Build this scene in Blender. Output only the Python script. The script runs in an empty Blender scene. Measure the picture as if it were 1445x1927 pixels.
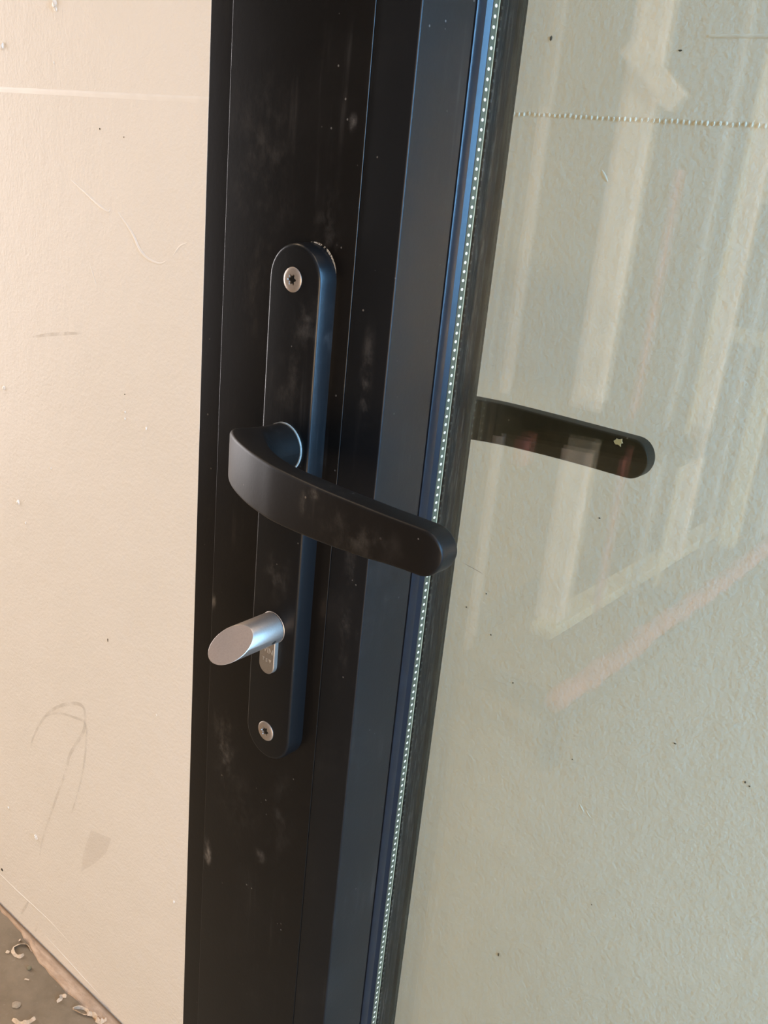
import bpy, bmesh, math, random
from mathutils import Vector, Matrix
random.seed(7)
PI = math.pi
C = bpy.context.scene.collection
SC = bpy.context.scene

# ------------------------------------------------------------------ camera
# x runs along the wall to the right, y into the wall, z up; plate front is y = 0
cam_d = bpy.data.cameras.new('camera'); cam = bpy.data.objects.new('camera', cam_d); C.objects.link(cam)
cam_d.sensor_fit = 'VERTICAL'; cam_d.sensor_height = 36.0
cam_d.lens = 1757.0 / 1927.0 * 36.0
cam_d.clip_start = 0.01; cam_d.clip_end = 100
cx = Vector((0.76788079, 0.63361813, 0.09427167))
cy = Vector((-0.28663211, 0.20823654, 0.93513613))
cz = Vector((0.5728884, -0.74509436, 0.34151614))
M = Matrix((cx, cy, cz)).transposed().to_4x4()
M.translation = Vector((0, -0.2796, 1.185))
cam.matrix_world = M
SC.camera = cam

# ------------------------------------------------------------------ world, lamps, exposure
w = bpy.data.worlds.new('sky'); SC.world = w; w.use_nodes = True
w.node_tree.nodes['Background'].inputs[0].default_value = (0.62, 0.78, 1.0, 1)
w.node_tree.nodes['Background'].inputs[1].default_value = 1.2
def area(name, loc, aim, sx, sy, col, power):
    d = bpy.data.lights.new(name, 'AREA'); d.shape = 'RECTANGLE'; d.size = sx; d.size_y = sy
    d.color = col; d.energy = power
    o = bpy.data.objects.new(name, d); C.objects.link(o); o.location = loc
    o.rotation_euler = (Vector(aim) - Vector(loc)).to_track_quat('-Z', 'Y').to_euler()
    return o
WIN_R = area('daylight_gate', (2.45, -0.26, 1.70), (-0.2, -0.05, 1.1), 0.6, 1.9, (0.22, 0.55, 1.0), 225)
WIN_L = area('daylight_window', (-2.85, -0.10, 1.00), (-1.1, 0.33, 0.5), 0.55, 1.6, (1.0, 0.93, 0.93), 41)
FRONT = area('warm_fill', (2.4, -3.3, 0.75), (-0.3, 0.33, 0.4), 1.4, 1.5, (1.0, 0.685, 0.385), 160)  # added warm fill that lights the wall evenly, no known door behind it
CEIL = area('ceiling_lamp', (-1.75, -0.16, 2.88), (-0.6, -0.1, 1.0), 0.9, 0.2, (1.0, 0.74, 0.50), 12)
RACK = area('rack_fill', (0.60, -0.40, 2.80), (-0.95, -2.0, 0.9), 0.9, 0.2, (1.0, 0.74, 0.50), 20)  # added light, brightens the rack so its mirror image shows in the glass
RACK.data.spread = math.radians(110)
SC.view_settings.view_transform = 'Standard'; SC.view_settings.look = 'None'
SC.view_settings.exposure = 0.0; SC.view_settings.gamma = 1.0
SC.view_settings.use_curve_mapping = False
SC.cycles.max_bounces = 12; SC.cycles.transparent_max_bounces = 24; SC.cycles.diffuse_bounces = 4

# ------------------------------------------------------------------ materials
class NT:
    def __init__(s, name):
        s.m = bpy.data.materials.new(name); s.m.use_nodes = True
        s.t = s.m.node_tree; s.n = s.t.nodes; s.b = s.n['Principled BSDF']; s.out = s.n['Material Output']
    def node(s, typ, **kw):
        n = s.n.new(typ)
        for k, v in kw.items(): setattr(n, k, v)
        return n
    def put(s, sock, v):
        if isinstance(v, bpy.types.NodeSocket): s.t.links.new(v, sock)
        elif v is not None: sock.default_value = v
    def math(s, op, a, b=None, clamp=False):
        n = s.node('ShaderNodeMath', operation=op, use_clamp=clamp)
        s.put(n.inputs[0], a); s.put(n.inputs[1], b); return n.outputs[0]
    def coord(s):
        return s.node('ShaderNodeTexCoord').outputs['Object']
    def mapping(s, vec, scale=(1, 1, 1), loc=(0, 0, 0), rot=(0, 0, 0)):
        n = s.node('ShaderNodeMapping'); s.put(n.inputs['Vector'], vec)
        n.inputs['Scale'].default_value = scale; n.inputs['Location'].default_value = loc
        n.inputs['Rotation'].default_value = rot; return n.outputs[0]
    def noise(s, vec, scale, detail=3, rough=0.55):
        n = s.node('ShaderNodeTexNoise'); s.put(n.inputs['Vector'], vec)
        n.inputs['Scale'].default_value = scale; n.inputs['Detail'].default_value = detail
        n.inputs['Roughness'].default_value = rough; return n.outputs['Fac']
    def vor(s, vec, scale):
        n = s.node('ShaderNodeTexVoronoi'); s.put(n.inputs['Vector'], vec)
        n.inputs['Scale'].default_value = scale; return n
    def rng(s, v, a, b, c=0.0, d=1.0):
        n = s.node('ShaderNodeMapRange', interpolation_type='SMOOTHSTEP'); s.put(n.inputs[0], v)
        for i, x in enumerate((a, b, c, d)): n.inputs[i + 1].default_value = x
        return n.outputs[0]
    def mix(s, f, a, b):
        n = s.node('ShaderNodeMix', data_type='RGBA'); s.put(n.inputs['Factor'], f)
        s.put(n.inputs['A'] if False else n.inputs[6], a); s.put(n.inputs[7], b); return n.outputs[2]
    def bump(s, h, strength, dist):
        n = s.node('ShaderNodeBump'); n.inputs['Strength'].default_value = strength
        n.inputs['Distance'].default_value = dist; s.put(n.inputs['Height'], h)
        s.t.links.new(n.outputs[0], s.b.inputs['Normal'])
    def set(s, col=None, rough=None, metal=None, spec=None, ior=None):
        for k, v in (('Base Color', col), ('Roughness', rough), ('Metallic', metal), ('Specular IOR Level', spec), ('IOR', ior)):
            if v is not None: s.put(s.b.inputs[k], v)
        return s

def rgb(*c): return (c[0], c[1], c[2], 1)

def plain(name, col, rough=0.5, metal=0.0, spec=0.5, var=0.12, vs=30.0, bump=0.0, bs=300.0):
    n = NT(name); co = n.coord()
    f = n.noise(co, vs, 3)
    c = n.mix(n.rng(f, .3, .7), rgb(*[x * (1 - var) for x in col]), rgb(*[min(1, x * (1 + var)) for x in col]))
    n.set(c, rough, metal, spec)
    if bump: n.bump(n.noise(co, bs, 2), bump, 0.0005)
    return n.m

def powder(name, base, rough, smudges=(), dust=(0.16, 0.15, 0.14), specks=0.6, streak=0.18, spec=0.3, cloud=0.02):
    """powder coated aluminium with dust specks, wipe streaks and hand smudges at given places (x, z, rx, rz, amount)"""
    n = NT(name); co = n.coord()
    # wipe streaks, long in z
    st = n.noise(n.mapping(co, (260, 260, 9)), 1.0, 4, 0.65)
    cl = n.noise(co, 16, 5, 0.65)
    fine = n.noise(co, 420, 2, 0.7)
    total = n.math('MULTIPLY', n.math('MULTIPLY', n.rng(st, .5, .85), n.rng(cl, .48, .75)), streak)
    total = n.math('ADD', total, n.math('MULTIPLY', n.rng(cl, .5, .8), cloud))
    if smudges:
        sep = n.node('ShaderNodeSeparateXYZ'); n.put(sep.inputs[0], co)
        scr = n.noise(n.mapping(co, (150, 150, 85), rot=(0, 0.7, 0)), 1.0, 5, 0.7)
        scr2 = n.noise(co, 70, 5, 0.7)
        pat = n.math('MULTIPLY', n.rng(scr, .38, .72), n.rng(scr2, .35, .68))
        for (x, z, rx, rz, a) in smudges:
            dx = n.math('MULTIPLY', n.math('SUBTRACT', sep.outputs[0], x), 1 / rx)
            dz = n.math('MULTIPLY', n.math('SUBTRACT', sep.outputs[2], z), 1 / rz)
            r = n.math('SQRT', n.math('ADD', n.math('MULTIPLY', dx, dx), n.math('MULTIPLY', dz, dz)))
            mk = n.rng(r, 1.0, 0.1)
            total = n.math('ADD', total, n.math('MULTIPLY', n.math('MULTIPLY', mk, pat), a))
    # dust specks
    v = n.vor(co, 190)
    sp = n.math('MULTIPLY', n.math('LESS_THAN', v.outputs['Distance'], 0.085), n.rng(n.noise(co, 60, 2), .56, .66))
    total = n.math('ADD', total, n.math('MULTIPLY', sp, specks), clamp=True)
    c = n.mix(total, rgb(*base), rgb(*dust))
    n.set(c, n.math('ADD', rough, n.math('MULTIPLY', total, 0.25), clamp=True), 0.0, spec)
    n.bump(n.math('ADD', fine, n.math('MULTIPLY', total, 0.6)), 0.12, 0.0003)
    return n.m

STILE_SMUDGES = [(-0.3120, 0.893, 0.015, 0.030, 0.45), (-0.3235, 0.8175, 0.0055, 0.012, 1.8), (-0.2813, 0.839, 0.006, 0.006, 0.5),
                 (-0.3050, 1.185, 0.030, 0.055, 0.14), (-0.300, 1.128, 0.022, 0.030, 0.12), (-0.2640, 1.162, 0.012, 0.022, 0.22),
                 (-0.2700, 0.872, 0.016, 0.040, 0.13), (-0.3255, 0.9726, 0.003, 0.006, 0.8), (-0.2560, 1.201, 0.003, 0.005, 1.0),
                 (-0.30, 0.862, 0.025, 0.03, 0.13)]
MT = {}
MT['stile'] = powder('black_powder_coat_stile', (0.0040, 0.0033, 0.0028), 0.31, STILE_SMUDGES)
MT['bead'] = powder('black_powder_coat_bead', (0.0042, 0.0048, 0.0058), 0.42, [(-0.2385, 1.105, 0.005, 0.03, 0.3), (-0.2385, 1.00, 0.006, 0.05, 0.3)])
MT['plate'] = powder('black_powder_coat_plate', (0.0040, 0.0040, 0.0042), 0.36,
                     [(-0.2650, 1.122, 0.012, 0.02, 0.25), (-0.2734, 1.0975, 0.012, 0.018, 0.25), (-0.2729, 1.009, 0.012, 0.02, 0.25)])
MT['lever'] = powder('black_powder_coat_lever', (0.0065, 0.0054, 0.0045), 0.45,
                     [(-0.2083, 1.0765, 0.004, 0.003, 1.6), (-0.2139, 1.0715, 0.003, 0.006, 0.9), (-0.19, 1.068, 0.03, 0.012, 0.3)], specks=0.8, spec=0.22)
MT['rear_lever'] = powder('black_powder_coat_dusty_lever', (0.029, 0.028, 0.023), 0.5, (), specks=1.0, streak=0.3, cloud=0.35)

def glass():
    n = NT('clear_tinted_glass')
    geo = n.node('ShaderNodeNewGeometry')
    ior = n.math('ADD', 1.52, n.math('MULTIPLY', geo.outputs['Backfacing'], 1 / 1.52 - 1.52))
    fr = n.node('ShaderNodeFresnel'); n.put(fr.inputs['IOR'], ior)
    tr = n.node('ShaderNodeBsdfTransparent'); tr.inputs[0].default_value = (0.923, 0.932, 0.899, 1)
    gl = n.node('ShaderNodeBsdfGlossy'); gl.inputs['Roughness'].default_value = 0.0; gl.inputs[0].default_value = (1, 1, 1, 1)
    mx = n.node('ShaderNodeMixShader'); n.put(mx.inputs[0], fr.outputs[0])
    n.t.links.new(tr.outputs[0], mx.inputs[1]); n.t.links.new(gl.outputs[0], mx.inputs[2])
    n.t.links.new(mx.outputs[0], n.out.inputs[0]); n.n.remove(n.b)
    return n.m
MT['glass'] = glass()

def wallmat():
    n = NT('cream_wall_paint'); co = n.coord()
    b1 = n.noise(co, 230, 3, 0.6); b2 = n.noise(co, 40, 3, 0.5); b3 = n.noise(co, 3.2, 4, 0.6)
    c = n.mix(n.rng(b3, .3, .7), rgb(0.77, 0.735, 0.67), rgb(0.80, 0.765, 0.705))
    dirt_shade = n.rng(n.noise(n.mapping(co, (9, 9, 3)), 1.0, 5, 0.7), .62, .85)
    c = n.mix(n.math('MULTIPLY', dirt_shade, 0.18), c, rgb(0.55, 0.50, 0.42))
    n.set(c, 0.6, 0, 0.2)
    n.bump(n.math('ADD', b1, n.math('MULTIPLY', b2, 1.2)), 0.36, 0.0018)
    return n.m
MT['wall'] = wallmat()
MT['plaster'] = plain('raised_cream_plaster', (0.80, 0.765, 0.70), 0.5, var=0.03)
MT['room'] = plain('dull_workshop_wall', (0.14, 0.12, 0.095), 0.8, var=0.15, vs=3)
MT['ceil'] = plain('workshop_ceiling', (0.25, 0.23, 0.20), 0.8, var=0.1, vs=3)
def floormat():
    n = NT('dusty_concrete'); co = n.coord()
    a = n.noise(co, 14, 6, 0.65); b = n.noise(co, 160, 3, 0.6)
    c = n.mix(n.rng(a, .3, .72), rgb(0.195, 0.145, 0.090), rgb(0.265, 0.200, 0.130))
    c = n.mix(n.math('MULTIPLY', n.rng(b, .6, .8), 0.25), c, rgb(0.42, 0.36, 0.28))
    n.set(c, 0.75, 0, 0.3); n.bump(b, 0.3, 0.002); return n.m
MT['floor'] = floormat()
def stripmat():
    n = NT('torn_fibre_edge'); co = n.coord()
    a = n.noise(n.mapping(co, (30, 90, 60)), 1, 5, 0.7)
    c = n.mix(n.rng(a, .3, .7), rgb(0.42, 0.285, 0.185), rgb(0.60, 0.43, 0.30))
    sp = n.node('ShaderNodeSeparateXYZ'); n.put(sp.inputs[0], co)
    dirt_shade = n.math('MULTIPLY', n.rng(n.math('ADD', sp.outputs[1], n.math('MULTIPLY', a, 0.004)), 0.3225, 0.3305), 0.75)
    c = n.mix(dirt_shade, c, rgb(0.17, 0.105, 0.05))   # contact shade along the wall, painted into the strip colour
    n.set(c, 0.9, 0, 0.2); n.bump(n.noise(co, 150, 4), 0.5, 0.002); return n.m
MT['strip'] = stripmat()
MT['shaving'] = plain('pale_wood_shaving', (0.62, 0.48, 0.34), 0.8, var=0.15, vs=200)
MT['lump'] = plain('grey_brown_dust', (0.36, 0.285, 0.20), 0.9, var=0.15, vs=200)
MT['pebble'] = plain('grit', (0.26, 0.22, 0.13), 0.85, var=0.2, vs=150)
MT['speck'] = plain('dark_speck', (0.05, 0.045, 0.035), 0.9)
MT['flake'] = plain('pale_plaster_flake', (0.62, 0.62, 0.48), 0.9)
MT['gasket'] = plain('satin_black_gasket', (0.009, 0.011, 0.016), 0.30, spec=0.27, var=0.1, vs=80)
MT['rubber'] = plain('matt_black_rubber', (0.0025, 0.0025, 0.003), 0.8, spec=0.05)
MT['spacer'] = plain('grey_green_spacer_bar', (0.085, 0.115, 0.095), 0.45, var=0.08)
MT['dot'] = plain('white_desiccant', (0.92, 0.95, 0.92), 0.6, var=0.02)
MT['edge'] = plain('pale_glass_edge', (0.42, 0.52, 0.48), 0.3, var=0.2, vs=200)
def sealmat():
    n = NT('smeared_black_sealant'); co = n.coord()
    a = n.noise(n.mapping(co, (500, 500, 28)), 1, 5, 0.7); b = n.noise(n.mapping(co, (700, 700, 150)), 1, 3, 0.6)
    f = n.math('MULTIPLY', n.rng(a, .42, .66), n.rng(b, .38, .68))
    n.set(n.mix(f, rgb(0.010, 0.0115, 0.014), rgb(0.075, 0.080, 0.088)), 0.42, 0, 0.3)
    n.bump(a, 0.35, 0.0006); return n.m
MT['seal'] = sealmat()
def reargask():
    n = NT('dusty_grey_rear_gasket'); co = n.coord()
    a = n.noise(n.mapping(co, (300, 300, 40)), 1, 5, 0.7)
    n.set(n.mix(n.rng(a, .35, .75), rgb(0.034, 0.030, 0.026), rgb(0.085, 0.076, 0.066)), 0.75, 0, 0.3)
    n.bump(a, 0.3, 0.0005); return n.m
MT['rear_gasket'] = reargask()
def brushed(name, col, rough):
    n = NT(name); co = n.coord()
    a = n.noise(n.mapping(co, (900, 60, 900)), 1, 3, 0.6); g = n.noise(co, 1400, 2, 0.6)
    n.set(n.mix(n.rng(g, .3, .7), rgb(*[x * .93 for x in col]), rgb(*col)), n.math('ADD', rough, n.math('MULTIPLY', a, 0.12)), 0.9, 0.5)
    n.bump(g, 0.08, 0.0002); return n.m
MT['satin'] = brushed('satin_aluminium', (0.42, 0.36, 0.305), 0.40)
MT['cutface'] = brushed('satin_aluminium_cut_face', (0.39, 0.275, 0.195), 0.6)
MT['cylinder'] = brushed('grey_nickel_cylinder', (0.42, 0.37, 0.31), 0.45)
MT['screw'] = brushed('beige_steel_screw', (0.52, 0.44, 0.37), 0.4)
MT['recess'] = plain('screw_recess', (0.10, 0.085, 0.07), 0.4, metal=0.8)
MT['worn'] = plain('worn_pale_edge', (0.30, 0.29, 0.25), 0.6, metal=0.0, var=0.3, vs=200)
MT['engraved'] = plain('bright_engraving', (0.66, 0.62, 0.55), 0.4, metal=0.6)

def softmark(name, col, amount, scale=60, lo=.35, hi=.7):
    """thin dry mark on paint: covers only partly"""
    n = NT(name); co = n.coord()
    f = n.math('MULTIPLY', n.rng(n.noise(co, scale, 4, 0.7), lo, hi), amount)
    n.set(rgb(*col), 0.7, 0, 0.2); n.put(n.b.inputs['Alpha'], f); return n.m
MT['pencil'] = softmark('pencil_mark', (0.48, 0.43, 0.36), 0.20, 40, .3, .65)
MT['patch'] = softmark('grey_brown_patch', (0.56, 0.47, 0.39), 0.11, 30, .2, .5)
MT['dustline'] = softmark('dust_line', (0.55, 0.53, 0.48), 0.85, 420, .42, .62)

# ------------------------------------------------------------------ helpers
def tag(o, label=None, cat=None, group=None, kind=None):
    for k, v in (('label', label), ('category', cat), ('group', group), ('kind', kind)):
        if v: o[k] = v
    return o
def link(name, me, m, parent=None, smooth=False):
    if isinstance(me, bmesh.types.BMesh):
        b = me; bmesh.ops.recalc_face_normals(b, faces=b.faces); me = bpy.data.meshes.new(name); b.to_mesh(me); b.free()
    me.materials.append(m)
    if smooth:
        for p in me.polygons: p.use_smooth = True
        try: me.set_sharp_from_angle(angle=math.radians(40))
        except Exception: pass
    o = bpy.data.objects.new(name, me); C.objects.link(o)
    if parent is not None:
        o.parent = parent; o.matrix_parent_inverse = Matrix.Translation(parent.location).inverted()
    return o
def empty(name, loc):
    o = bpy.data.objects.new(name, None); C.objects.link(o); o.location = loc; o.empty_display_size = 0.05; return o
def box(b, x0, x1, y0, y1, z0, z1, bev=0.0, seg=2):
    vs = [b.verts.new((x, y, z)) for x in (x0, x1) for y in (y0, y1) for z in (z0, z1)]
    fs = [b.faces.new([vs[i] for i in q]) for q in ((0, 1, 3, 2), (4, 6, 7, 5), (0, 4, 5, 1), (2, 3, 7, 6), (0, 2, 6, 4), (1, 5, 7, 3))]
    if bev:
        es = list({e for f in fs for e in f.edges})
        bmesh.ops.bevel(b, geom=es, offset=bev, segments=seg, profile=0.5, affect='EDGES')
def mbox(*a, **k):
    b = bmesh.new(); box(b, *a, **k); return b
def prism_z(pts, z0, z1):
    b = bmesh.new()
    lo = [b.verts.new((x, y, z0)) for x, y in pts]; hi = [b.verts.new((x, y, z1)) for x, y in pts]
    n = len(pts)
    for i in range(n): b.faces.new((lo[i], lo[(i + 1) % n], hi[(i + 1) % n], hi[i]))
    b.faces.new(lo); b.faces.new(hi); return b
def prism_x(pts, x0, x1):
    b = bmesh.new()
    lo = [b.verts.new((x0, y, z)) for y, z in pts]; hi = [b.verts.new((x1, y, z)) for y, z in pts]
    n = len(pts)
    for i in range(n): b.faces.new((lo[i], lo[(i + 1) % n], hi[(i + 1) % n], hi[i]))
    b.faces.new(lo); b.faces.new(hi); return b
def rounded(poly, r, which=None, seg=4):
    """round corners of a convex 2D polygon"""
    out = []; n = len(poly)
    for i, p in enumerate(poly):
        rr = r if which is None or i in which else 0
        if rr <= 0: out.append(p); continue
        p = Vector(p); a = (Vector(poly[i - 1]) - p).normalized(); c = (Vector(poly[(i + 1) % n]) - p).normalized()
        for k in range(seg + 1):
            t = k / seg; out.append(tuple((p + a * rr) * (1 - t) ** 2 + p * 2 * t * (1 - t) + (p + c * rr) * t ** 2))
    return out
def loops(b, rings, cap0=True, cap1=True):
    vs = [[b.verts.new(p) for p in r] for r in rings]
    n = len(vs[0])
    for a, c in zip(vs, vs[1:]):
        for i in range(n): b.faces.new((a[i], a[(i + 1) % n], c[(i + 1) % n], c[i]))
    if cap0: b.faces.new(vs[0][::-1])
    if cap1: b.faces.new(vs[-1])
def slot(xc, zt, zb, r, n=20):
    """stadium outline in xz"""
    out = []
    for k in range(n + 1): a = PI * k / n; out.append((xc + r * math.cos(a), zt + r * math.sin(a)))
    for k in range(n + 1): a = PI + PI * k / n; out.append((xc + r * math.cos(a), zb + r * math.sin(a)))
    return out
def ribbon(pts, width, y, dy=0.0003):
    """thin strip on a wall facing -y along xz points, width tapering to the ends"""
    b = bmesh.new(); V = [Vector((p[0], p[1])) for p in pts]; L = []; R = []
    for i, p in enumerate(V):
        d = (V[min(i + 1, len(V) - 1)] - V[max(i - 1, 0)]).normalized(); nn = Vector((-d.y, d.x))
        f = width * 0.5 * (0.45 + 0.55 * math.sin(PI * (i + .5) / len(V)))
        L.append(p + nn * f); R.append(p - nn * f)
    fa = [b.verts.new((q.x, y - dy, q.y)) for q in L]; fb = [b.verts.new((q.x, y - dy, q.y)) for q in R]
    for i in range(len(V) - 1): b.faces.new((fa[i], fa[i + 1], fb[i + 1], fb[i]))
    return b
def smoothpath(pts, k=4):
    out = []
    for i in range(len(pts) - 1):
        p0 = Vector(pts[max(i - 1, 0)]); p1 = Vector(pts[i]); p2 = Vector(pts[i + 1]); p3 = Vector(pts[min(i + 2, len(pts) - 1)])
        for j in range(k):
            t = j / k
            out.append(tuple(0.5 * (2 * p1 + (p2 - p0) * t + (2 * p0 - 5 * p1 + 4 * p2 - p3) * t * t + (3 * p1 - p0 - 3 * p2 + p3) * t ** 3)))
    out.append(tuple(pts[-1])); return out
def ridge(pts, r, y):
    """half-round raised line on the wall"""
    b = bmesh.new(); V = [Vector((p[0], 0, p[1])) for p in pts]; rings = []
    for i, p in enumerate(V):
        d = (V[min(i + 1, len(V) - 1)] - V[max(i - 1, 0)]).normalized(); nn = Vector((-d.z, 0, d.x))
        f = r * (0.35 + 0.65 * math.sin(PI * (i + .5) / len(V)))
        rings.append([(p.x + nn.x * f * math.cos(a), y + 0.0001 - f * 0.42 * math.sin(a), p.z + nn.z * f * math.cos(a)) for a in (0, PI / 4, PI / 2, 3 * PI / 4, PI)])
    vs = [[b.verts.new(q) for q in rg] for rg in rings]
    for a, c in zip(vs, vs[1:]):
        for i in range(4): b.faces.new((a[i], a[i + 1], c[i + 1], c[i]))
    return b
def blob(b, x, y, z, rx, ry, rz, sub=1, jit=0.25):
    r = bmesh.ops.create_icosphere(b, subdivisions=sub, radius=1.0)
    for v in r['verts']:
        j = 1 + random.uniform(-jit, jit); v.co = Vector((x + v.co.x * rx * j, y + v.co.y * ry * j, z + v.co.z * rz * j))

# ------------------------------------------------------------------ the room
YW = 0.33
X0, X1, YB, ZC = -3.0, 2.6, -5.2, 3.0
wall = tag(link('wall_back', mbox(X0, X1, YW, YW + 0.15, 0, ZC), MT['wall']), kind='structure')
tag(link('floor', mbox(X0 - .15, X1 + .15, YB - .15, YW + 0.15, -0.12, 0), MT['floor']), kind='structure')
tag(link('ceiling', mbox(X0 - .15, X1 + .15, YB - .15, YW + .15, ZC, ZC + .1), MT['ceil']), kind='structure')
def wall_hole_x(name, x0, x1, y0, y1, hy0, hy1, hz0, hz1):
    b = bmesh.new()
    box(b, x0, x1, y0, hy0, 0, ZC); box(b, x0, x1, hy1, y1, 0, ZC)
    if hz0 > 0: box(b, x0, x1, hy0, hy1, 0, hz0)
    box(b, x0, x1, hy0, hy1, hz1, ZC)
    return tag(link(name, b, MT['room']), kind='structure')
wall_hole_x('wall_left', X0 - .15, X0, YB, YW, -0.45, 0.21, 0.15, 1.9)
b = bmesh.new()
for y0, y1, z0, z1 in ((YB, -4.1, 0, ZC), (-4.1, -2.5, 2.1, ZC), (-2.5, -0.9, 0, ZC), (-0.9, 0.1, 2.75, ZC), (0.1, YW, 0, ZC)):
    box(b, X1, X1 + .15, y0, y1, z0, z1)
tag(link('wall_right', b, MT['room']), kind='structure')
tag(link('wall_front', mbox(X0 - .15, X1 + .15, YB - .15, YB, 0, ZC), MT['room']), kind='structure')

# relief and marks of the white wall (children of the wall)
def onwall(name, b, m, **k):
    o = link(name, b, m, wall, smooth=True); return tag(o, **k)
# board joint: smooth step on the left, beaded tape behind the glass
onwall('board_joint', prism_x([(YW, 1.2330), (YW - 0.0006, 1.2313), (YW - 0.0006, 1.2306), (YW, 1.2275)], -1.6, -0.44), MT['plaster'])
b = bmesh.new()
x = -0.405
while x < 0.35:
    blob(b, x, YW - 0.0002, 1.2318 + random.uniform(-.0004, .0004), 0.0009, 0.0006, 0.0015, 1, .2); x += 0.0040 + random.uniform(-.0003, .0003)
onwall('joint_bead', b, MT['plaster'], kind='stuff')
onwall('joint_score', ridge(smoothpath([(-0.257, 1.2806), (-0.24, 1.2804), (-0.10, 1.2800), (0.0, 1.2797)], 6), 0.0014, YW), MT['plaster'])
for pts, r in (([(-0.9371, 1.1446), (-0.911, 1.1338), (-0.8873, 1.1236), (-0.8705, 1.1182), (-0.8668, 1.1213)], 0.0016),
               ([(-0.8531, 1.1189), (-0.8387, 1.1088), (-0.8262, 1.0981), (-0.8172, 1.087), (-0.8058, 1.08), (-0.7928, 1.0769), (-0.7825, 1.0767), (-0.7742, 1.0799)], 0.0018),
               ([(-0.7635, 1.0864), (-0.7532, 1.0968), (-0.7421, 1.1016)], 0.0011),
               ([(-0.905, 1.062), (-0.898, 1.049), (-0.89, 1.036)], 0.0009),
               ([(-1.30, 0.0640), (-1.1738, 0.0632), (-1.1186, 0.0625), (-1.0804, 0.0636), (-1.0288, 0.0641), (-0.9768, 0.0592)], 0.0015),
               ([(-1.045, 0.026), (-0.99, 0.021), (-0.94, 0.016), (-0.90, 0.013)], 0.0014),
               ([(-0.3138, 1.1994), (-0.311, 1.196), (-0.3081, 1.1924)], 0.0012),
               ([(-0.2422, 0.7246), (-0.24, 0.722), (-0.2373, 0.7191)], 0.001), ([(-0.2354, 0.7217), (-0.2330, 0.719), (-0.2302, 0.717)], 0.0008)):
    onwall('plaster_ridge', ridge(smoothpath(pts, 5), r, YW), MT['plaster'])
for (nx, nz, s) in ((-0.9596, 1.3144, .0032), (-0.958, 1.309, .0022), (-1.0644, 1.2743, .0036), (-0.9641, 1.2587, .0012), (-1.0926, 0.8825, .0026),
                    (-1.0699, 0.7351, .0030), (-1.055, 0.7106, .0016), (-0.9914, 0.8026, .0014), (-1.06, 0.2047, .0032), (-1.1361, 0.2145, .002),
                    (-0.8415, 0.9090, .0014), (-0.8415, 0.9017, .0012), (-0.8037, 0.8999, .0014), (-0.74, 0.295, .0016), (-0.78, 0.55, .001), (-0.70, 0.72, .001)):
    b = bmesh.new(); blob(b, nx, YW, nz, s, s * .7, s * 1.2, 2, .3); onwall('plaster_nib', b, MT['plaster'])
for (sx, sz, rx, rz) in ((-0.8762, 0.6113, .0011, .0042), (-0.8415, 0.9293, .0012, .0012), (-0.8833, 1.1977, .0012, .0016), (-0.843, 1.1922, .001, .001), (-1.1662, 0.0766, .005, .004),
                         (-0.3673, 1.2797, .0017, .0022), (-0.2736, 1.2725, .0022, .0008), (-0.2887, 0.5342, .0012, .0030), (-0.1797, 0.8128, .0018, .0006),
                         (-0.1265, 0.8076, .0012, .0012), (-0.1231, 0.8059, .0010, .001), (-0.355, 0.8689, .001, .001), (-0.318, 0.8016, .0011, .0011), (-0.372, 0.85, .0011, .0012),
                         (-0.395, 0.835, .0013, .0014), (-0.345, 0.835, .001, .001), (-0.255, 0.76, .0008, .0008), (-0.215, 0.64, .0008, .0008), (-0.2697, 0.9618, .0014, .0008)):
    b = bmesh.new(); blob(b, sx, YW, sz, rx * .72, 0.0006, rz * .72, 1, .25); onwall('speck', b, MT['speck'])
onwall('hair_crack', ridge(smoothpath([(-0.3901, 0.8887), (-0.3763, 0.8867), (-0.3627, 0.8848), (-0.3587, 0.8824)], 4), 0.0003, YW), MT['speck'])
for pts, wd, mm in (([(-1.0697, 0.3452), (-1.0579, 0.3782), (-1.031, 0.4222), (-1.0033, 0.4525), (-0.9706, 0.4762), (-0.9395, 0.4907), (-0.9277, 0.4842), (-0.9309, 0.4541), (-0.954, 0.4175), (-0.9674, 0.3936), (-0.9747, 0.368), (-0.9962, 0.3209), (-1.0189, 0.2669), (-1.0426, 0.2102), (-1.0517, 0.1754)], 0.009, 'pencil'),
                    ([(-1.0239, 0.4316), (-0.9905, 0.4527), (-0.9525, 0.4642), (-0.9282, 0.4677), (-0.9251, 0.4446), (-0.9324, 0.399), (-0.9434, 0.3587), (-0.9642, 0.3027)], 0.007, 'pencil'),
                    ([(-1.0209, 0.9601), (-0.9899, 0.9682), (-0.9569, 0.9753), (-0.9231, 0.9819)], 0.007, 'pencil'),
                    ([(-1.0877, 0.0661), (-1.10, 0.045), (-1.1137, 0.0222)], 0.008, 'pencil'), ([(-1.0675, 0.0292), (-1.07, 0.022), (-1.0743, 0.0148)], 0.008, 'pencil')):
    onwall('pencil_mark', ribbon(smoothpath(pts, 4), wd * .6, YW), MT[mm])
b = bmesh.new(); b.faces.new([b.verts.new((px, YW - 0.0003, pz)) for px, pz in ((-0.9175, 0.3012), (-0.8712, 0.3145), (-0.8835, 0.2832), (-0.9111, 0.2482), (-0.9437, 0.2138), (-0.9376, 0.2502))])
onwall('faded_patch', b, MT['patch'])

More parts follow.
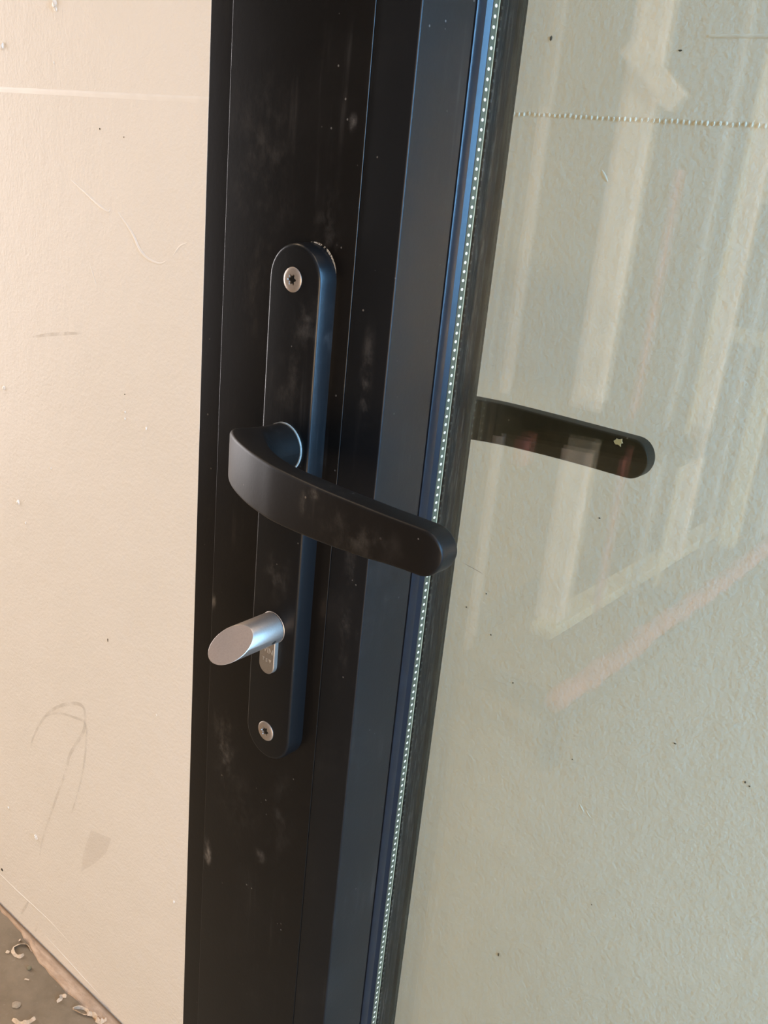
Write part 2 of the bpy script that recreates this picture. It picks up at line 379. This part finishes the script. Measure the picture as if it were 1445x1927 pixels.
# torn fibre strip along the foot of the wall
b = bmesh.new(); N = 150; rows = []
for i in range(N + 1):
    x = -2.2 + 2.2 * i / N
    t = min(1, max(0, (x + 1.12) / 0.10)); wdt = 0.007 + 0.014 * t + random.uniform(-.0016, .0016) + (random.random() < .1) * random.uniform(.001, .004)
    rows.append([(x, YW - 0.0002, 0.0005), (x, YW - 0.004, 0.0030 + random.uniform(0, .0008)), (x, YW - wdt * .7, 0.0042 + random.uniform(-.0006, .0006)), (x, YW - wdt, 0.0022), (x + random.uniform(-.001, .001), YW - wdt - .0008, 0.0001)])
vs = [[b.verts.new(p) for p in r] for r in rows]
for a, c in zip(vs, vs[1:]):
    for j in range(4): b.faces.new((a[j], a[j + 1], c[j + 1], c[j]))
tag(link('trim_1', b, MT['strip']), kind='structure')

# ------------------------------------------------------------------ the glazed door
YF = 0.0095          # face of the stile
YR = 0.0775          # rear face
XL, XA, XC, XD = -0.3447, -0.3264, -0.24945, -0.2283
XR = 0.56            # right edge of the door
ZB, ZT = 0.012, 2.06
door = empty('glazed_door', (-0.28, 0.045, 0.0))
tag(door, 'black powder-coated glazed door with lever handles standing before the cream wall', 'door', kind='thing')
P = lambda name, b, m, smooth=False: link(name, b, m, door, smooth)

# lock stile: flange on the outer edge set back, main face proud of the bead
P('stile_flange', prism_z(rounded([(XL, YF + .0040), (XA + .004, YF + .0040), (XA + .004, YR), (XL, YR)], 0.0006, (0,)), ZB, ZT), MT['stile'], True)
P('stile', prism_z(rounded([(XA, YF), (XC, YF), (XC, YR), (XA, YR)], 0.0005, (0, 1)), ZB, ZT), MT['stile'], True)
# glazing bead: front 21 mm, return 32 mm
zi0, zi1 = 0.095, ZT - 0.095
P('glazing_bead', prism_z(rounded([(XC + .00025, YF + .00035), (XD, YF + .00035), (XD, 0.0420), (XC + .00025, 0.0420)], 0.0009, (1,)), ZB, ZT), MT['bead'], True)
# dark groove, gasket lip
P('gasket_groove', prism_z([(XC + .0003, 0.0420), (XD - .0085, 0.0420), (XD - .0085, 0.0436), (XC + .0003, 0.0436)], ZB, ZT), MT['rubber'])
gp = [(XC + .0003, 0.0436), (XD - .0003, 0.0436), (XD + .0001, 0.0442), (XD + .0001, 0.0492), (XD - .0007, 0.0500), (XD - .0004, 0.0508), (XD + .0006, 0.0526), (XD + .0003, 0.0536), (XC + .0003, 0.0536)]
P('glazing_gasket', prism_z(gp, ZB, ZT), MT['gasket'], True)
# spacer bar between the panes, with its row of perforations
P('spacer_bar', prism_z([(XC + .0003, 0.0537), (XD, 0.0537), (XD, 0.0575), (XC + .0003, 0.0575)], ZB, ZT), MT['spacer'])
b = bmesh.new(); z = 1.185 + 0.0265
z -= 0.0037 * int((z - zi0) / 0.0037)
while z < zi1:
    vs = [b.verts.new((XD + 0.00012, 0.05565 + 0.00085 * math.cos(PI * k / 4), z + 0.00068 * math.sin(PI * k / 4))) for k in range(8)]
    ve = [b.verts.new((XD - 0.0002, v.co.y, v.co.z)) for v in vs]
    b.faces.new(vs)
    for k in range(8): b.faces.new((vs[k], ve[k], ve[(k + 1) % 8], vs[(k + 1) % 8]))
    z += 0.0037
tag(P('spacer_perforation', b, MT['dot']), kind='stuff')
P('spacer_edge', prism_z([(XC + .0003, 0.0575), (XD + .0002, 0.0575), (XD + .0002, 0.0580), (XC + .0003, 0.0580)], ZB, ZT), MT['edge'])
P('sealant_groove', prism_z([(XC + .0003, 0.0580), (XD - .0006, 0.0580), (XD - .0006, 0.0598), (XC + .0003, 0.0598)], ZB, ZT), MT['rubber'])
P('sealant_strip', prism_z([(XC + .0003, 0.0598), (XD + .0001, 0.0598), (XD + .0003, 0.0603), (XD, 0.0660), (XD + .0002, 0.0708), (XC + .0003, 0.0708)], ZB, ZT), MT['seal'], True)
P('rear_gasket', prism_z(rounded([(XC + .0003, 0.0708), (XD - .0002, 0.0708), (XD + .0004, 0.0740), (XD, 0.0785), (XC + .0003, 0.0785)], 0.0008, (3,)), ZB, ZT), MT['rear_gasket'], True)
# the rest of the frame, out of the photograph: hinge stile and rails
P('stile', mbox(XR - .115, XR, YF, YR, ZB, ZT, bev=0.0006), MT['stile'])
P('rail', mbox(XD + .0008, XR - .1152, YF, YR, ZT - .115, ZT, bev=0.0006), MT['stile'])
P('rail', mbox(XD + .0008, XR - .1152, YF, YR, ZB, ZB + .115, bev=0.0006), MT['stile'])
# two panes of the sealed unit
for y0 in (0.0537, 0.0668):
    P('glass_pane', mbox(XD - .00005, XR - .1152, y0, y0 + .004, ZB + .1152, ZT - .1152), MT['glass'])

# ---- handle plate
ZO = 1.185
PX = -0.2729
def plate_bm(y0, ydir):
    """front at y0, body towards +ydir"""
    b = bmesh.new(); rings = []
    for (r, d) in [(14.75, 9.5), (14.55, 1.7)] + [(14.5 - 1.6 + 1.6 * math.cos(PI / 2 * k / 6), 1.6 - 1.6 * math.sin(PI / 2 * k / 6)) for k in range(7)]:
        rings.append([(px, y0 + ydir * d * .001, pz) for px, pz in slot(PX, ZO - .0449, ZO - .2599, r * .001)])
    loops(b, rings, True, True); return b
plate = P('handle_plate', plate_bm(0.0, 1), MT['plate'], True)
def sub(name, b, m, par, smooth=True):
    o = link(name, b, m, None, smooth); o.parent = par
    o.matrix_parent_inverse = par.matrix_parent_inverse.copy() @ Matrix.Identity(4)
    o.matrix_parent_inverse = Matrix.Identity(4); return o
def screw_bm(xc, zc, y0, s=1):
    b = bmesh.new(); n = 72; rings = []
    def ring(rf, y): return [(xc + rf(a) * math.cos(a), y, zc + rf(a) * math.sin(a)) for a in [2 * PI * k / n for k in range(n)]]
    rings.append(ring(lambda a: .0051, y0 + s * .0006)); rings.append(ring(lambda a: .00505, y0 - s * .00012)); rings.append(ring(lambda a: .0047, y0 - s * .0004))
    rings.append(ring(lambda a: .0036, y0 - s * .00055))
    star = lambda a: (.00205 + .00042 * math.cos(6 * a))
    rings.append(ring(star, y0 - s * .0006)); rings.append(ring(lambda a: star(a) * .85, y0 + s * .0006)); rings.append(ring(lambda a: .0006, y0 + s * .0004))
    loops(b, rings, True, True); return b
for zc in (-.0449, -.2599):
    s_ = sub('screw', screw_bm(PX - .0007, ZO + zc, -0.0001), MT['screw'], plate)
    s_['label'] = 'beige steel star-drive screw'
# dust gathered round the top right edge of the plate
b = bmesh.new(); L = []
for k in range(25):
    a = math.radians(12 + 84 * k / 24); L.append(a)
f0 = [b.verts.new((PX + .0149 * math.cos(a), YF - .0002 - .0001, ZO - .0449 + .0149 * math.sin(a))) for a in L]
f1 = [b.verts.new((PX + (.0149 + .0010 * math.sin(PI * (i + .6) / 25.2)) * math.cos(a), YF - .0003, ZO - .0449 + (.0149 + .0010 * math.sin(PI * (i + .6) / 25.2)) * math.sin(a))) for i, a in enumerate(L)]
for i in range(24): b.faces.new((f0[i], f0[i + 1], f1[i + 1], f1[i]))
d_ = sub('dust', b, MT['dustline'], plate); d_['kind'] = 'stuff'; d_['label'] = 'pale dust caught round the plate edge'

# ---- lever: one sweep from the round neck through the bend to the flat rounded grip
def lever_bm(map3, rear=False):
    O = [(-.2835, .0), (-.2835, -.009), (-.2833, -.016), (-.2815, -.0225), (-.2765, -.0282), (-.2665, -.0346), (-.2525, -.0408), (-.2405, -.0447), (-.2290, -.0474), (-.2060, -.0500), (-.1840, -.0508), (-.1710, -.0508), (-.1500, -.0506)]
    I = [(-.2625, .0), (-.2625, -.009), (-.2620, -.0160), (-.2600, -.0215), (-.2565, -.0258), (-.2500, -.0308), (-.2400, -.0358), (-.2310, -.0384), (-.2230, -.0397), (-.2030, -.0409), (-.1830, -.0413), (-.1710, -.0412), (-.1500, -.0411)]
    RC = [10.5, 10.5, 9.0, 4.2, 1.9, 1.3, 1.2, 1.2, 1.2, 1.2, 1.2, 1.2, 1.2]
    HT = [10.5, 10.5, 10.5, 10.5, 10.6, 10.7, 10.8, 10.7, 10.55, 9.9, 9.1, 8.4, 8.0]
    ZC_ = [0.0, 0.0, 0.0, 0.0, 0.0, -.05, -.15, -.15, -.1, .35, .95, 1.5, 1.9]   # the under edge rises towards the tip
    if rear: HT = [10.5, 10.5, 10.5, 10.5, 10.6, 10.7, 10.7, 10.6, 10.4, 10.0, 9.75, 9.7, 9.7]; ZC_ = [0.0] * 13
    S = [(o[0], o[1], i[0], i[1], r, h, q) for o, i, r, h, q in zip(O, I, RC, HT, ZC_)]
    # dense stations
    D = []
    for i in range(len(S) - 1):
        p = [S[max(i - 1, 0)], S[i], S[i + 1], S[min(i + 2, len(S) - 1)]]
        for j in range(5):
            t = j / 5
            D.append([0.5 * (2 * p[1][q] + (p[2][q] - p[0][q]) * t + (2 * p[0][q] - 5 * p[1][q] + 4 * p[2][q] - p[3][q]) * t * t + (3 * p[1][q] - p[0][q] - 3 * p[2][q] + p[3][q]) * t ** 3) for q in range(7)])
    RZ, DZ = (9.7, 0.0) if rear else (8.2, 2.0)
    R = 9.4 if rear else 8.2; xt = -.1516; xc = xt - R * .001
    D = [d for d in D if d[0] < xc and d[2] < xc]
    last = D[-1]
    for k in range(0, 25):
        a = PI / 2 * k / 24.3; x = xc + R * .001 * math.sin(a)
        D.append([x, -.0507 + .0012 * (1 - math.cos(a)), x, -.0412, 1.3, max(.15, (last[5] + (RZ - last[5]) * k / 24) * math.cos(a)), last[6] + (DZ - last[6]) * k / 24])
    b = bmesh.new(); rings = []
    zc = ZO - .1158
    for k, (ox, oy, ix, iy, r, h, dz) in enumerate(D):
        cxx, cyy = (ox + ix) / 2, (oy + iy) / 2; hw = math.hypot(ox - ix, oy - iy) / 2; h *= .001
        r0 = r * .001; dx_ = (ox + ix) / 2 - xc   # the edge rounding runs on round the tip
        ux, uy = (ox - cxx) / hw, (oy - cyy) / hw
        if dx_ > 0 and h < 2.2 * r0: hw -= r0 - math.sqrt(max(0, r0 * r0 - (r0 - min(h / 2.2, r0)) ** 2))
        r = min(r0, hw * .999, h * .999)
        ring = []
        for (su, sz, a0) in ((1, 1, 0), (-1, 1, PI / 2), (-1, -1, PI), (1, -1, 1.5 * PI)):
            for q in range(7):
                a = a0 + PI / 2 * q / 6
                u = su * (hw - r) + r * math.cos(a); zz = sz * (h - r) + r * math.sin(a)
                ring.append(map3(cxx + ux * u, cyy + uy * u, zc + dz * .001 + zz))
        rings.append(ring)
    loops(b, rings, True, True); return b
lever = P('lever_handle', lever_bm(lambda x, y, z: (x, y, z)), MT['lever'], True)
def ring_bm(xc, zc, r0, r1, y0, y1, n=64):
    b = bmesh.new(); R_ = []
    for (r, y) in ((r0, y1), (r1, y1), (r1, y0), (r0, y0)):
        R_.append([b.verts.new((xc + r * math.cos(2 * PI * k / n), y, zc + r * math.sin(2 * PI * k / n))) for k in range(n)])
    for a, c in zip(R_, R_[1:] + R_[:1]):
        for k in range(n): b.faces.new((a[k], a[(k + 1) % n], c[(k + 1) % n], c[k]))
    return b
co_ = sub('collar', ring_bm(-.2730, ZO - .1158, .0105, .01095, -.0009, 0.0), MT['worn'], lever); co_['label'] = 'pale worn ring round the lever neck'

# ---- rear plate and lever, seen through the glass
rplate = P('handle_plate', plate_bm(YR + .0095, -1), MT['plate'], True); rplate['label'] = 'rear plate on the far side of the door'
rlev = P('lever_handle', lever_bm(lambda x, y, z: (x - .0095, YR + .0095 - y - .002, z), True), MT['rear_lever'], True)
rlev['label'] = 'dusty rear lever seen through the glass'
b = bmesh.new()
fx, fz, fy = -.1772, 1.0757, YR + .0095 - .002 + .0413
out = []
for k in range(12):
    a = 2 * PI * k / 12; r = (.0019 if k % 2 else .0029) * random.uniform(.75, 1.15); out.append((fx + r * 1.15 * math.cos(a), fz + r * .8 * math.sin(a)))
loops(b, [[(p[0], fy, p[1]) for p in out], [(fx + (p[0] - fx) * .8, fy - .0005, fz + (p[1] - fz) * .8) for p in out]], True, True)
f_ = sub('plaster_flake', b, MT['flake'], rlev, False); f_['label'] = 'pale plaster flake stuck on the lever'

# ---- lock cylinder with bevelled thumb turn
KX, KZ, KR = -.2730, ZO - .2032, .0075
b = bmesh.new()
loops(b, [[(px, y, pz) for px, pz in slot(-.2737, ZO - .2070, ZO - .2222, r)] for (r, y) in ((.0049, .004), (.0049, -.0021), (.0046, -.0024))], True, True)
cyl = P('lock_cylinder', b, MT['cylinder'], True); cyl['label'] = 'grey metal profile cylinder with worn engraving'
b = bmesh.new(); n = 64
def kr(r, y): return [(KX + r * math.cos(2 * PI * k / n), y, KZ + r * math.sin(2 * PI * k / n)) for k in range(n)]
loops(b, [kr(.0077, .003), kr(.0077, -.0001), kr(.0075, -.0003)], True, True)
sub('cylinder_rose', b, MT['satin'], cyl)
def cut(x, z, o=0.0): return -.0261 + .5872 * (x - KX) + .9808 * (z - KZ) + o
b = bmesh.new()
def rr(r, o): return [(KX + r * math.cos(2 * PI * k / n), cut(KX + r * math.cos(2 * PI * k / n), KZ + r * math.sin(2 * PI * k / n), o), KZ + r * math.sin(2 * PI * k / n)) for k in range(n)]
loops(b, [kr(.0072, -.0004), kr(.0075, -.0007), rr(KR, .0003), rr(.0073, 0.00005)], True, False)
kn = sub('thumb_turn', b, MT['satin'], cyl); kn['label'] = 'satin aluminium thumb turn cut off at a slant'
b = bmesh.new(); vs = [b.verts.new(p) for p in rr(.0073, 0.00005)]; b.faces.new(vs)
sub('cut_face', b, MT['cutface'], cyl, False)
# grub screw hole on the right side of the knob
a = math.radians(-28); b = bmesh.new(); hx, hz = KX + (KR + .00005) * math.cos(a), KZ + (KR + .00005) * math.sin(a)
loops(b, [[(hx - math.sin(a) * r * math.cos(t), -.0055 + r * math.sin(t), hz + math.cos(a) * r * math.cos(t)) for t in [2 * PI * k / 16 for k in range(16)]] for r in (.0012, .0006)], False, True)
sub('grub_screw', b, MT['recess'], cyl)
def text(txt, size, loc, rot):
    cu = bpy.data.curves.new('engraving', 'FONT'); cu.body = txt; cu.size = size; cu.align_x = 'CENTER'; cu.extrude = 0.00002
    o = bpy.data.objects.new('engraving', cu); C.objects.link(o); bpy.context.view_layer.update()
    me = bpy.data.meshes.new_from_object(o.evaluated_get(bpy.context.evaluated_depsgraph_get())); bpy.data.objects.remove(o)
    me.transform(Matrix.Translation(loc) @ Matrix.Rotation(rot, 4, 'Y') @ Matrix.Rotation(PI / 2, 4, 'X'))
    return me
for t_, sz, lx, lz, rt in (('WIN', .0040, -.2737, -.2158, 0.05), ('T S', .0026, -.2748, -.2207, .05), ('\u25bc', .0026, -.2713, -.2207, .05)):
    if t_ == '\u25bc':
        b = bmesh.new(); b.faces.new([b.verts.new((lx + dx, -.00243, ZO + lz + dz)) for dx, dz in ((-.0010, .0018), (.0010, .0018), (0, 0))])
        sub('engraving', b, MT['engraved'], cyl, False)
    else:
        sub('engraving', text(t_, sz, (lx, -.00243, ZO + lz), rt), MT['engraved'], cyl, False)

# ------------------------------------------------------------------ litter on the floor
def shaving(pts, wd, label, lift=0.004, z0=0.0006):
    b = bmesh.new(); V = smoothpath(pts, 4); n_ = len(V); rows = []
    for i, p in enumerate(V):
        q0 = Vector(V[max(i - 1, 0)]); q1 = Vector(V[min(i + 1, n_ - 1)]); d = (q1 - q0).normalized(); nn = Vector((-d.y, d.x))
        f = wd * (.5 + .5 * math.sin(PI * (i + .5) / n_)) * random.uniform(.8, 1.15); h = z0 + lift * (.35 + .65 * math.sin(3 * PI * i / n_) ** 2)
        a = Vector(p) - nn * f * .5; c = Vector(p) + nn * f * .5
        rows.append([(a.x, a.y, z0), (c.x, c.y, z0 + h), (c.x, c.y, z0 + h + .0004), (a.x, a.y, z0 + .0005)])
    loops(b, rows, True, True)
    return tag(link('wood_shaving', b, MT['shaving']), label, 'shaving', 'shavings by the foot of the wall')
shaving([(-1.0540, .3110), (-1.0696, .3130), (-1.0790, .3055), (-1.0796, .2973), (-1.0738, .2913), (-1.063, .2903), (-1.0560, .2935), (-1.0570, .3000)], .0042, 'pale curled C-shaped shaving on the concrete beside the torn strip')
shaving([(-0.9458, .2864), (-0.9455, .2932), (-0.9500, .2960), (-0.9440, .3010)], .0040, 'small pale hooked shaving on the concrete, apart from the wall strip')
shaving([(-0.9200, .2960), (-0.9127, .3040), (-0.9019, .3080), (-0.8960, .3040), (-0.9040, .2990), (-0.9170, .2950)], .0030, 'looped pale shaving touching the torn strip near the black door')
shaving([(-0.9640, .2270), (-0.9500, .2300), (-0.9440, .2390), (-0.9425, .2500)], .0050, 'broad pale shaving at the bottom edge of the photo')
shaving([(-1.0884, .3120), (-1.0850, .3090)], .0030, 'tiny pale chip just above the C-shaped shaving', .001)
shaving([(-1.0810, .2840), (-1.0760, .2870)], .0040, 'tiny pale chip left of the C-shaped shaving', .001)
shaving([(-0.8954, .3040), (-0.8890, .3090), (-0.8800, .3100)], .0045, 'flat splinter lifting off the torn strip', .003, .002)
shaving([(-0.8780, .3060), (-0.8700, .3090), (-0.8660, .3160)], .0040, 'upright pale splinter where the strip leaves the photo', .006, .002)
shaving([(-1.0150, .2760), (-1.0090, .2800)], .0022, 'thin faint sliver on the concrete below the pebble', .0008)
b = bmesh.new(); blob(b, -1.0280, .2915, .0022, .0036, .0036, .0026, 2, .15); tag(link('pebble', b, MT['pebble'], smooth=True), 'small round olive-brown pebble on the concrete by the torn strip', 'pebble')
b = bmesh.new(); blob(b, -0.9830, .2440, .0009, .0068, .0060, .0012, 2, .12); tag(link('dust_lump', b, MT['lump'], smooth=True), 'flat round pale dust lump on the concrete above the broad shaving', 'debris')

# ------------------------------------------------------------------ timber rack standing behind the camera: seen mirrored in the glass
MT['timber'] = plain('pale_sawn_timber', (0.74, 0.58, 0.43), 0.75, var=0.12, vs=12)
MT['ochre'] = plain('ochre_board', (0.60, 0.50, 0.30), 0.75, var=0.12, vs=12)
MT['aluminium'] = plain('dull_mill_aluminium', (0.30, 0.29, 0.26), 0.6, var=0.1, vs=12)
MT['red'] = plain('dusty_red_paint', (0.40, 0.13, 0.10), 0.7, var=0.2, vs=14)
MT['steel'] = plain('dark_grey_steel', (0.045, 0.045, 0.045), 0.5, var=0.2, vs=14)
rack = tag(empty('timber_rack', (-0.88, -2.05, 0.0)), 'dark steel rack on legs with timber posts, behind the camera and mirrored in the glass', 'rack')
R_ = lambda name, b_, m: link(name, b_, m, rack)
for lx in (-0.745, -1.105):
    for ly in (-1.255, -2.85):
        R_('leg', prism_z([(lx - .022, ly - .022), (lx + .022, ly - .022), (lx + .022, ly + .022), (lx - .022, ly + .022)], 0.0, 0.105), MT['steel'])
R_('rail', mbox(-0.77, -0.72, -2.88, -1.235, 0.104, 0.150, bev=.004), MT['steel'])
R_('rail', mbox(-1.13, -1.08, -2.88, -1.235, 0.104, 0.150, bev=.004), MT['steel'])
R_('crossbar', mbox(-1.079, -0.771, -1.285, -1.238, 0.104, 0.150, bev=.004), MT['steel'])
R_('crossbar', mbox(-1.079, -0.771, -2.87, -2.825, 0.104, 0.150, bev=.004), MT['steel'])
R_('crossbar', mbox(-1.079, -0.771, -2.06, -2.015, 0.104, 0.150, bev=.004), MT['steel'])
R_('board', mbox(-0.965, -0.905, -2.80, -1.50, 0.1505, 0.180, bev=.003), MT['ochre'])
for (px_, py_, w_, d_, t_, mm) in ((-0.945, -1.535, .062, .045, 2.25, 'timber'), (-0.911, -2.20, .055, .045, 2.1, 'timber'), (-0.850, -2.52, .050, .04, 2.2, 'ochre'), (-0.785, -2.75, .05, .04, 2.2, 'timber')):
    R_('post', mbox(px_ - w_ / 2, px_ + w_ / 2, py_ - d_, py_, 0.1805 if px_ < -.9 else 0.1505, t_, bev=.002), MT[mm])
b = bmesh.new(); box(b, -.08, .08, -.012, .012, -.022, .022, bev=.002)
bmesh.ops.transform(b, matrix=Matrix.Translation((-0.908, -1.522, 1.418)) @ Matrix.Rotation(math.radians(41), 4, 'Y'), verts=b.verts)
R_('brace', b, MT['timber'])
b = bmesh.new()
for k in range(26):
    y_ = -1.26 - 1.45 * k / 25
    blob(b, -0.742 + random.uniform(-.008, .008), y_, 0.162, .026, .045, .022 + .014 * random.random(), 2, .12)
o_ = R_('red_sleeve', b, MT['red']); o_['label'] = 'dusty red padding along the lower rail'
for k, (bx, by, bw, bt, lean, mm) in enumerate(((-1.020, -1.30, .014, 1.33, 0.0, 'timber'), (-1.052, -1.36, .024, 1.9, .0, 'aluminium'), (-1.00, -1.62, .012, 2.0, .02, 'aluminium'),
        (-0.905, -1.72, .012, 1.25, .03, 'red'), (-0.885, -1.9, .014, 1.7, .01, 'aluminium'), (-0.870, -2.02, .010, 1.9, .015, 'ochre'),
        (-0.865, -2.34, .014, 2.0, .01, 'aluminium'), (-0.79, -2.62, .020, 1.8, .0, 'aluminium'))):
    z0_ = 0.1505 if bx < -1.07 or bx > -.79 else 0.1505
    bb = mbox(bx - bw / 2, bx + bw / 2, by - .02, by, z0_, bt, bev=.0015)
    o_ = R_('batten', bb, MT[mm])
for (x0_, x1_, y_, z0b, z1b) in ((-1.085, -1.045, -1.32, .60, .675), (-1.03, -1.00, -1.40, .585, .66), (-0.985, -0.95, -1.62, .52, .60)):
    R_('red_clamp', mbox(x0_, x1_, y_ - .03, y_, z0b, z1b, bev=.006), MT['red'])
for (x0_, x1_, y_, z_, hh) in ((-1.10, -.80, -2.86, 1.2, .10), (-1.10, -.80, -2.86, .75, .05), (-1.10, -.80, -2.86, 1.6, .06)):
    R_('shelf_arm', mbox(x0_, x1_, y_ - .03, y_, z_, z_ + hh, bev=.002), MT['ochre'])
for lx in (-1.105, -0.745):
    R_('upright', mbox(lx - .02, lx + .02, -2.935, -2.885, 0.0, 2.3, bev=.003), MT['steel'])

# two strip lamps under the ceiling (out of the photograph) that carry the lamps set at the top; the one for the rack is made up
MT['enamel'] = plain('white_enamel', (0.7, 0.7, 0.66), 0.4, var=0.03)
for lp, txt in ((CEIL, 'white strip lamp under the ceiling nearest the cream wall'), (RACK, 'white strip lamp under the ceiling added to brighten the timber rack')):
    t_ = tag(empty('strip_lamp', (lp.location.x, lp.location.y, 3.0)), txt, 'lamp', 'strip lamps under the ceiling')
    R3 = lp.rotation_euler.to_matrix()
    b = bmesh.new(); box(b, -.48, .48, -.11, .11, .012, .05, bev=.006)
    bmesh.ops.transform(b, matrix=Matrix.Translation(lp.location) @ R3.to_4x4(), verts=b.verts)
    link('housing', b, MT['enamel'], t_)
    for sx in (-.3, .3):
        q = lp.location + R3 @ Vector((sx, 0, .045))
        link('bracket', mbox(q.x - .01, q.x + .01, q.y - .01, q.y + .01, q.z - .01, 3.0), MT['enamel'], t_)
